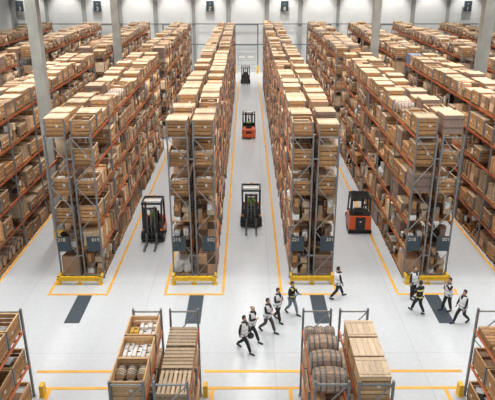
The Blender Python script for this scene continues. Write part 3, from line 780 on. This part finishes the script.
    # hair
    if hair:
        mm = MB(); n = 14; cz = hz+.745; rr = []
        prof = [(.092, -.06), (.1, 0), (.098, .04), (.08, .085), (.045, .112), (.005, .12)] if not bald else [(.09, -.05), (.096, -.01), (.094, .02)]
        for r, h in prof: rr.append((0, .015 if not bald else .012, cz+h, r*.92, r*1.02))
        # keep the face clear: pull front vertices back on the lower rings
        mm.ring_loft(rr, hair, n, cap=False)
        vs = []
        for i, v in enumerate(mm.v):
            x, y, z = v
            if y > .04 and z < cz+.05: y = .04+(y-.04)*.25; z = max(z, cz+.04)
            if head_turn:
                q = Vector((x, y-.035, z)); q.rotate(Matrix.Rotation(head_turn, 3, 'Z')); x, y = q.x, q.y+.035
            vs.append((x, y, z))
        mm.v = vs; me = mm.mesh('hair'); smooth(me); link(me, 'hair', rt)
    return rt
PEOPLE = [
 ((-.14, 21.45), (.8, -.55), 'person in white vest walking right, front-left of the group of five, holding a bag', dict(stride=.4, arms=(.12, -.1))),
 ((.22, 22.25), (.8, -.5), 'person with greying hair and white vest, striding behind the front-left walker', dict(stride=.4, arms=(-.1, 'fold'), hair='hair2', bald=True)),
 ((.9, 22.85), (.8, -.6), 'person in white vest and brown trousers, middle of the group of five', dict(stride=.36, arms=('fold', 'out'), legs='brown_cloth', lead=-1)),
 ((1.4, 23.75), (.7, -.65), 'person in white vest with hands together, fourth in the group of five', dict(stride=.24, arms=('fold', 'fold'))),
 ((2.1, 24.35), (.55, -.6), 'person in black jacket and grey trousers carrying a blue folder', dict(stride=.3, arms=('out', 'fold'), legs='grey_cloth', vest=None, lead=-1)),
 ((4.45, 25.8), (.85, .3), 'person in white vest walking alone beside the rack signed 221 and 301', dict(stride=.4, arms=(.14, .1), lead=-1)),
 ((8.2, 25.75), (.45, -.8), 'person in white vest standing at the yellow guard on the right', dict(stride=.06, arms=('hip', .02), bald=True, hair='hair')),
 ((8.12, 24.4), (-.4, .8), 'person in black jacket with pale reflective bands, back turned to camera', dict(stride=.32, arms=('fold', 'fold'), vest=None, lead=-1)),
 ((9.55, 24.6), (-.75, -.3), 'person in white vest standing on the slate mat, hand on chin', dict(stride=.16, arms=('chin', 'fold'))),
 ((9.9, 23.55), (-.85, -.35), 'person in white vest walking left, rightmost of all the people', dict(stride=.36, arms=(.1, .1)))]
for loc, hd, lb, kw in PEOPLE:
    p = person(loc, hd, lb, scale=1.0, **kw)
    if 'bands' in lb:
        for z, a, b in ((.9, .187, .145), (1.28, .208, .155)):
            mm = MB(); mm.ring_loft([(0, .004, z-.04, a, b), (0, .004, z+.04, a, b)], 'lime', 18, cap=False); link(mm.mesh('reflective_band'), 'reflective_band', p)
    if 'folder' in lb:
        for sx in (-1, 1):
            mm = MB(); mm.box((sx*.1, .09, 1.38), (.07, .14, .1), 'lime'); mm.build('shoulder_panel', p)
        f = MB(); f.box((0, 0, 0), (.24, .32, .03), 'blue', .6, Matrix.Rotation(.5, 3, 'X')); o = f.build('folder', None, (2.1+.55*.36, 24.35-.6*.36, 1.14)); tag(o, 'blue folder held by the person in grey trousers', 'folder')
        o.rotation_euler = (0, 0, math.atan2(-.55, -.6))
        f = MB(); f.box((0, 0, 0), (.2, .14, .12), 'lime'); o = f.build('gloves', None, (2.1+.55*.24-.12, 24.35-.6*.24, 1.06)); tag(o, 'pale yellow work gloves in the hand of the person in grey trousers', 'gloves')
b = MB(); b.ring_loft([(0, 0, -.14, .1, .05), (0, 0, -.05, .15, .08), (0, 0, .05, .14, .08), (0, 0, .12, .07, .04)], 'black', 14); b.bar((-.06, 0, .1), (0, 0, .2), .02, .02, 'black'); b.bar((.06, 0, .1), (0, 0, .2), .02, .02, 'black')
o = b.build('bag', None, (.15, 21.5, .72)); tag(o, 'small black bag beside the front-left walker in white vest', 'bag')

# ------------------------------------------------------------ forklifts
def wheel(x, y, r, w, root):
    b = MB(); b.lathe([(r*.85, -w/2), (r, -w*.35), (r, w*.35), (r*.85, w/2)], 'rubber', 20, 'X'); b.lathe([(r*.5, -w/2-.01), (r*.5, w/2+.01)], 'steel', 12, 'X'); b.build('wheel', root, (x, y, r))
def forklift(loc, rz, lb, side='black', rear='truck', grp='counterbalance forklifts'):
    # local: forks point to +Y
    t = thing('forklift', lb, 'forklift', (loc[0], loc[1], 0), rz, grp)
    b = MB(); b.box((0, -.15, .42), (1.06, 1.5, .36), 'black'); b.box((0, .52, .38), (1.14, .3, .5), 'black'); b.box((0, .47, .85), (1.0, .16, .5), 'black')
    for s in (-1, 1): b.box((s*.545, -.35, .5), (.06, 1.3, .42), side); b.box((s*.45, -.5, .66), (.18, .9, .12), side, .9)
    b.box((-.42, -.25, .8), (.16, .9, .2), 'black'); b.box((.42, -.25, .8), (.16, .9, .2), 'black')
    b.build('chassis', t)
    b = MB()
    v = [(-.56, -1.25, .16), (.56, -1.25, .16), (.58, -.72, .16), (-.58, -.72, .16), (-.5, -1.25, .85), (.5, -1.25, .85), (.56, -.72, 1.02), (-.56, -.72, 1.02)]
    b.add(v, ((0,3,2,1),(4,5,6,7),(0,1,5,4),(1,2,6,5),(2,3,7,6),(3,0,4,7)), rear); b.box((0, -1.26, .62), (.5, .03, .2), 'black'); b.box((0, -.9, 1.0), (.5, .3, .1), 'black')
    b.build('counterweight', t)
    b = MB(); b.box((0, -.48, .82), (.5, .5, .14), 'black'); b.box((0, -.72, 1.08), (.48, .1, .5), 'black'); b.build('seat', t)
    for x, y in ((-.52, .45), (.52, .45)): wheel(x, y, .29, .2, t)
    for x, y in ((-.48, -.85), (.48, -.85)): wheel(x, y, .24, .18, t)
    b = MB()
    for s in (-1, 1):
        b.bar((s*.5, .42, .6), (s*.52, .16, 2.12), .09, .1, 'black'); b.bar((s*.52, -.78, .9), (s*.52, -.66, 2.12), .1, .1, 'black')
        b.bar((s*.52, .3, 2.14), (s*.52, -.8, 2.14), .1, .09, 'black')
    for y in (.3, -.8): b.bar((-.56, y, 2.14), (.56, y, 2.14), .1, .09, 'black')
    for k in range(6): b.bar((-.35+k*.14, .3, 2.14), (-.35+k*.14, -.8, 2.14), .025, .03, 'black')
    b.build('overhead_guard', t)
    b = MB(); b.box((0, -.05, 2.2), (.9, .34, .05), 'white', .9); b.build('roof_panel', t)
    b = MB(); b.lathe([(.05, 0), (.05, .09), (.02, .11)], 'amber', 10, c=(0, -.75, 2.18)); b.build('beacon', t)
    for s in (-1, 1):
        b = MB(); b.box((s*.3, .74, 1.1), (.12, .14, 2.0), 'black'); b.box((s*.2, .78, 1.1), (.06, .08, 1.95), 'steel', .5); b.build('mast_rail', t)
    b = MB()
    for z in (.25, 1.0, 2.05): b.box((0, .76, z), (.66, .08, .09), 'black')
    b.box((0, .74, 1.2), (.08, .06, 1.8), 'steel', .5); b.build('mast_crossbars', t)
    b = MB(); b.box((0, .86, .25), (1.0, .05, .1), 'black'); b.box((0, .86, .6), (1.0, .05, .08), 'black')
    for k in range(5): b.box(((k-2)*.22, .86, .42), (.04, .04, .34), 'black')
    b.build('fork_carriage', t)
    for s in (-1, 1):
        b = MB(); b.box((s*.28, .91, .36), (.11, .045, .6), 'steel', .45); b.box((s*.28, 1.42, .085), (.11, 1.05, .045), 'steel', .45); b.build('fork', t)
        b = MB(); b.box((s*.5, .6, .72), (.12, .07, .09), 'amber'); b.build('indicator', t)
    b = MB(); b.bar((0, .36, .6), (0, .06, 1.02), .05, .05, 'black'); b.lathe([(.13, -.015), (.15, 0), (.13, .015)], 'black', 14, 'Z', (0, 0, 1.05)); b.build('steering_column', t)
    t.scale = (1.08, 1.08, 1.08); return t
fl = [((-5.66, 33.0), PI, 'black forklift with forks forward in the left aisle left of the centre-left rack', 'truck'),
      ((.26, 35.2), PI, 'black forklift facing the camera, nearest in the central aisle', 'black'),
      ((.18, 56.6), 0, 'forklift with orange rear seen from behind, midway down the central aisle', 'truck'),
      ((-.2, 85.3), PI, 'small black and orange forklift at the far end of the central aisle', 'truck')]
for (loc, rz, lb, sd) in fl:
    forklift(loc, rz, lb, sd)
    if loc[1] < 80:
        fx = -1 if rz else 1
        q = person((loc[0], loc[1]-.5*fx, .0), (0, fx), 'driver in hi-viz green seated in the '+{33.0: 'left aisle forklift', 35.2: 'nearest central aisle forklift', 56.6: 'orange-backed central aisle forklift'}[loc[1]], stride=0, seated=True, vest='hiviz', arms=('out', 'out'))
        q.location.z = .02
# reach truck
def reach_truck(loc, rz):
    t = thing('reach_truck', 'orange reach truck with black rear panel driving beside the mid-right rack', 'forklift', (loc[0], loc[1], 0), rz)
    b = MB(); v = [(-.6, -.95, .14), (.6, -.95, .14), (.62, .35, .14), (-.62, .35, .14), (-.57, -.93, 1.12), (.57, -.93, 1.12), (.6, .2, 1.0), (-.6, .2, 1.0)]
    b.add(v, ((0,3,2,1),(4,5,6,7),(0,1,5,4),(1,2,6,5),(2,3,7,6),(3,0,4,7)), 'truck'); b.build('chassis', t)
    b = MB(); b.box((0, -.97, .66), (.52, .05, .8), 'black'); b.lathe([(.05, 0), (.05, .01)], 'white', 10, 'Y', (0, -1.005, .8)); b.build('rear_panel', t)
    b = MB(); b.box((0, -.5, .13), (1.26, 1.0, .2), 'black'); b.box((0, -.9, .16), (1.16, .2, .2), 'black'); b.build('bumper', t)
    b = MB(); b.box((0, -.3, 1.1), (1.05, 1.0, .12), 'black'); b.box((-.1, -.62, 1.3), (.5, .12, .5), 'black'); b.box((-.1, -.3, 1.18), (.5, .5, .12), 'black'); b.build('seat', t)
    b = MB()
    for sx, sy in ((-1, -1), (1, -1), (-1, 1), (1, 1)): b.bar((sx*.54, .12+sy*(.75 if sy < 0 else .3), .95), (sx*.5, (-.6 if sy < 0 else .4), 2.12), .08, .08, 'black')
    for sx in (-1, 1): b.bar((sx*.5, -.66, 2.14), (sx*.5, .46, 2.14), .09, .08, 'black')
    for k in range(8): b.bar((-.5, -.64+k*.155, 2.15), (.5, -.64+k*.155, 2.15), .04, .05, 'black')
    b.build('overhead_guard', t)
    for s in (-1, 1):
        b = MB(); b.box((s*.3, .7, 1.1), (.12, .18, 2.0), 'black'); b.build('mast_rail', t)
        b = MB(); b.box((s*.42, 1.0, .16), (.16, 1.3, .16), 'black'); b.build('support_leg', t); wheel(s*.42, 1.55, .15, .12, t)
        b = MB(); b.box((s*.22, .86, .42), (.11, .045, .5), 'steel', .5); b.box((s*.22, 1.38, .2), (.11, 1.05, .045), 'steel', .5); b.build('fork', t)
    b = MB()
    for z in (.4, 1.5, 2.05): b.box((0, .7, z), (.66, .09, .1), 'black')
    b.box((0, .82, .4), (.8, .04, .4), 'black'); b.build('mast_crossbars', t)
    b = MB(); b.bar((.3, -.05, 1.1), (.34, .1, 1.42), .06, .06, 'black'); b.box((.3, .1, 1.45), (.3, .12, .08), 'black'); b.build('control_console', t)
    wheel(0, -.5, .17, .16, t); t.scale = (1.14, 1.1, 1.02)
reach_truck((7.0, 34.5), -.04)

# ------------------------------------------------------------ light
def area(x, y, z, sx, sy, p, col=(1, .985, .96), spread=PI, rx=0):
    l = bpy.data.lights.new('strip_or_fill_light', 'AREA'); l.shape = 'RECTANGLE'; l.size = sx; l.size_y = sy; l.energy = p; l.color = col; l.spread = spread
    o = bpy.data.objects.new('strip_or_fill_light', l); C.objects.link(o); o.location = (x, y, z); o.rotation_euler = (rx, 0, 0); return o
for x in (-23.5, -17.5, -11.6, -5.7, .33, 6.4, 12.1, 17.9, 23.9):
    area(x, 57, 16.7, .9, 66, 1780, spread=2.2)
area(0, 14, 16.7, 44, 9, 1080)  # added fill lamp brightening the foreground, not one of the aisle strips
for px in (-2, 34, 69, 106, 141.5, 178, 214.5, 251, 287, 323, 360, 397.5, 434, 470, 506):
    l = bpy.data.lights.new('wall_spot', 'SPOT'); l.energy = 1050; l.spot_size = 1.1; l.spot_blend = .6; l.shadow_soft_size = .3; l.color = (1, .985, .93)
    o = bpy.data.objects.new('wall_spot', l); C.objects.link(o); o.location = (wx(px), WY-2.6, 14.6); o.rotation_euler = (.3, 0, 0)
w = bpy.data.worlds.new('world'); bpy.context.scene.world = w; w.use_nodes = True
bg = w.node_tree.nodes['Background']; bg.inputs[0].default_value = (.86, .93, 1, 1); bg.inputs[1].default_value = .36

# ------------------------------------------------------------ camera
cam = bpy.data.cameras.new('camera'); co = bpy.data.objects.new('camera', cam); C.objects.link(co)
cam.sensor_width = 36; cam.sensor_fit = 'HORIZONTAL'; cam.lens = F/495*36; cam.shift_x = (247.5-CX)/495
co.location = (0, 0, H); co.rotation_euler = (PI/2-TH, 0, YAW); cam.clip_end = 300
bpy.context.scene.camera = co
vs = bpy.context.scene.view_settings
vs.view_transform = 'Standard'; vs.look = 'None'; vs.exposure = .95; vs.gamma = 1; vs.use_curve_mapping = False
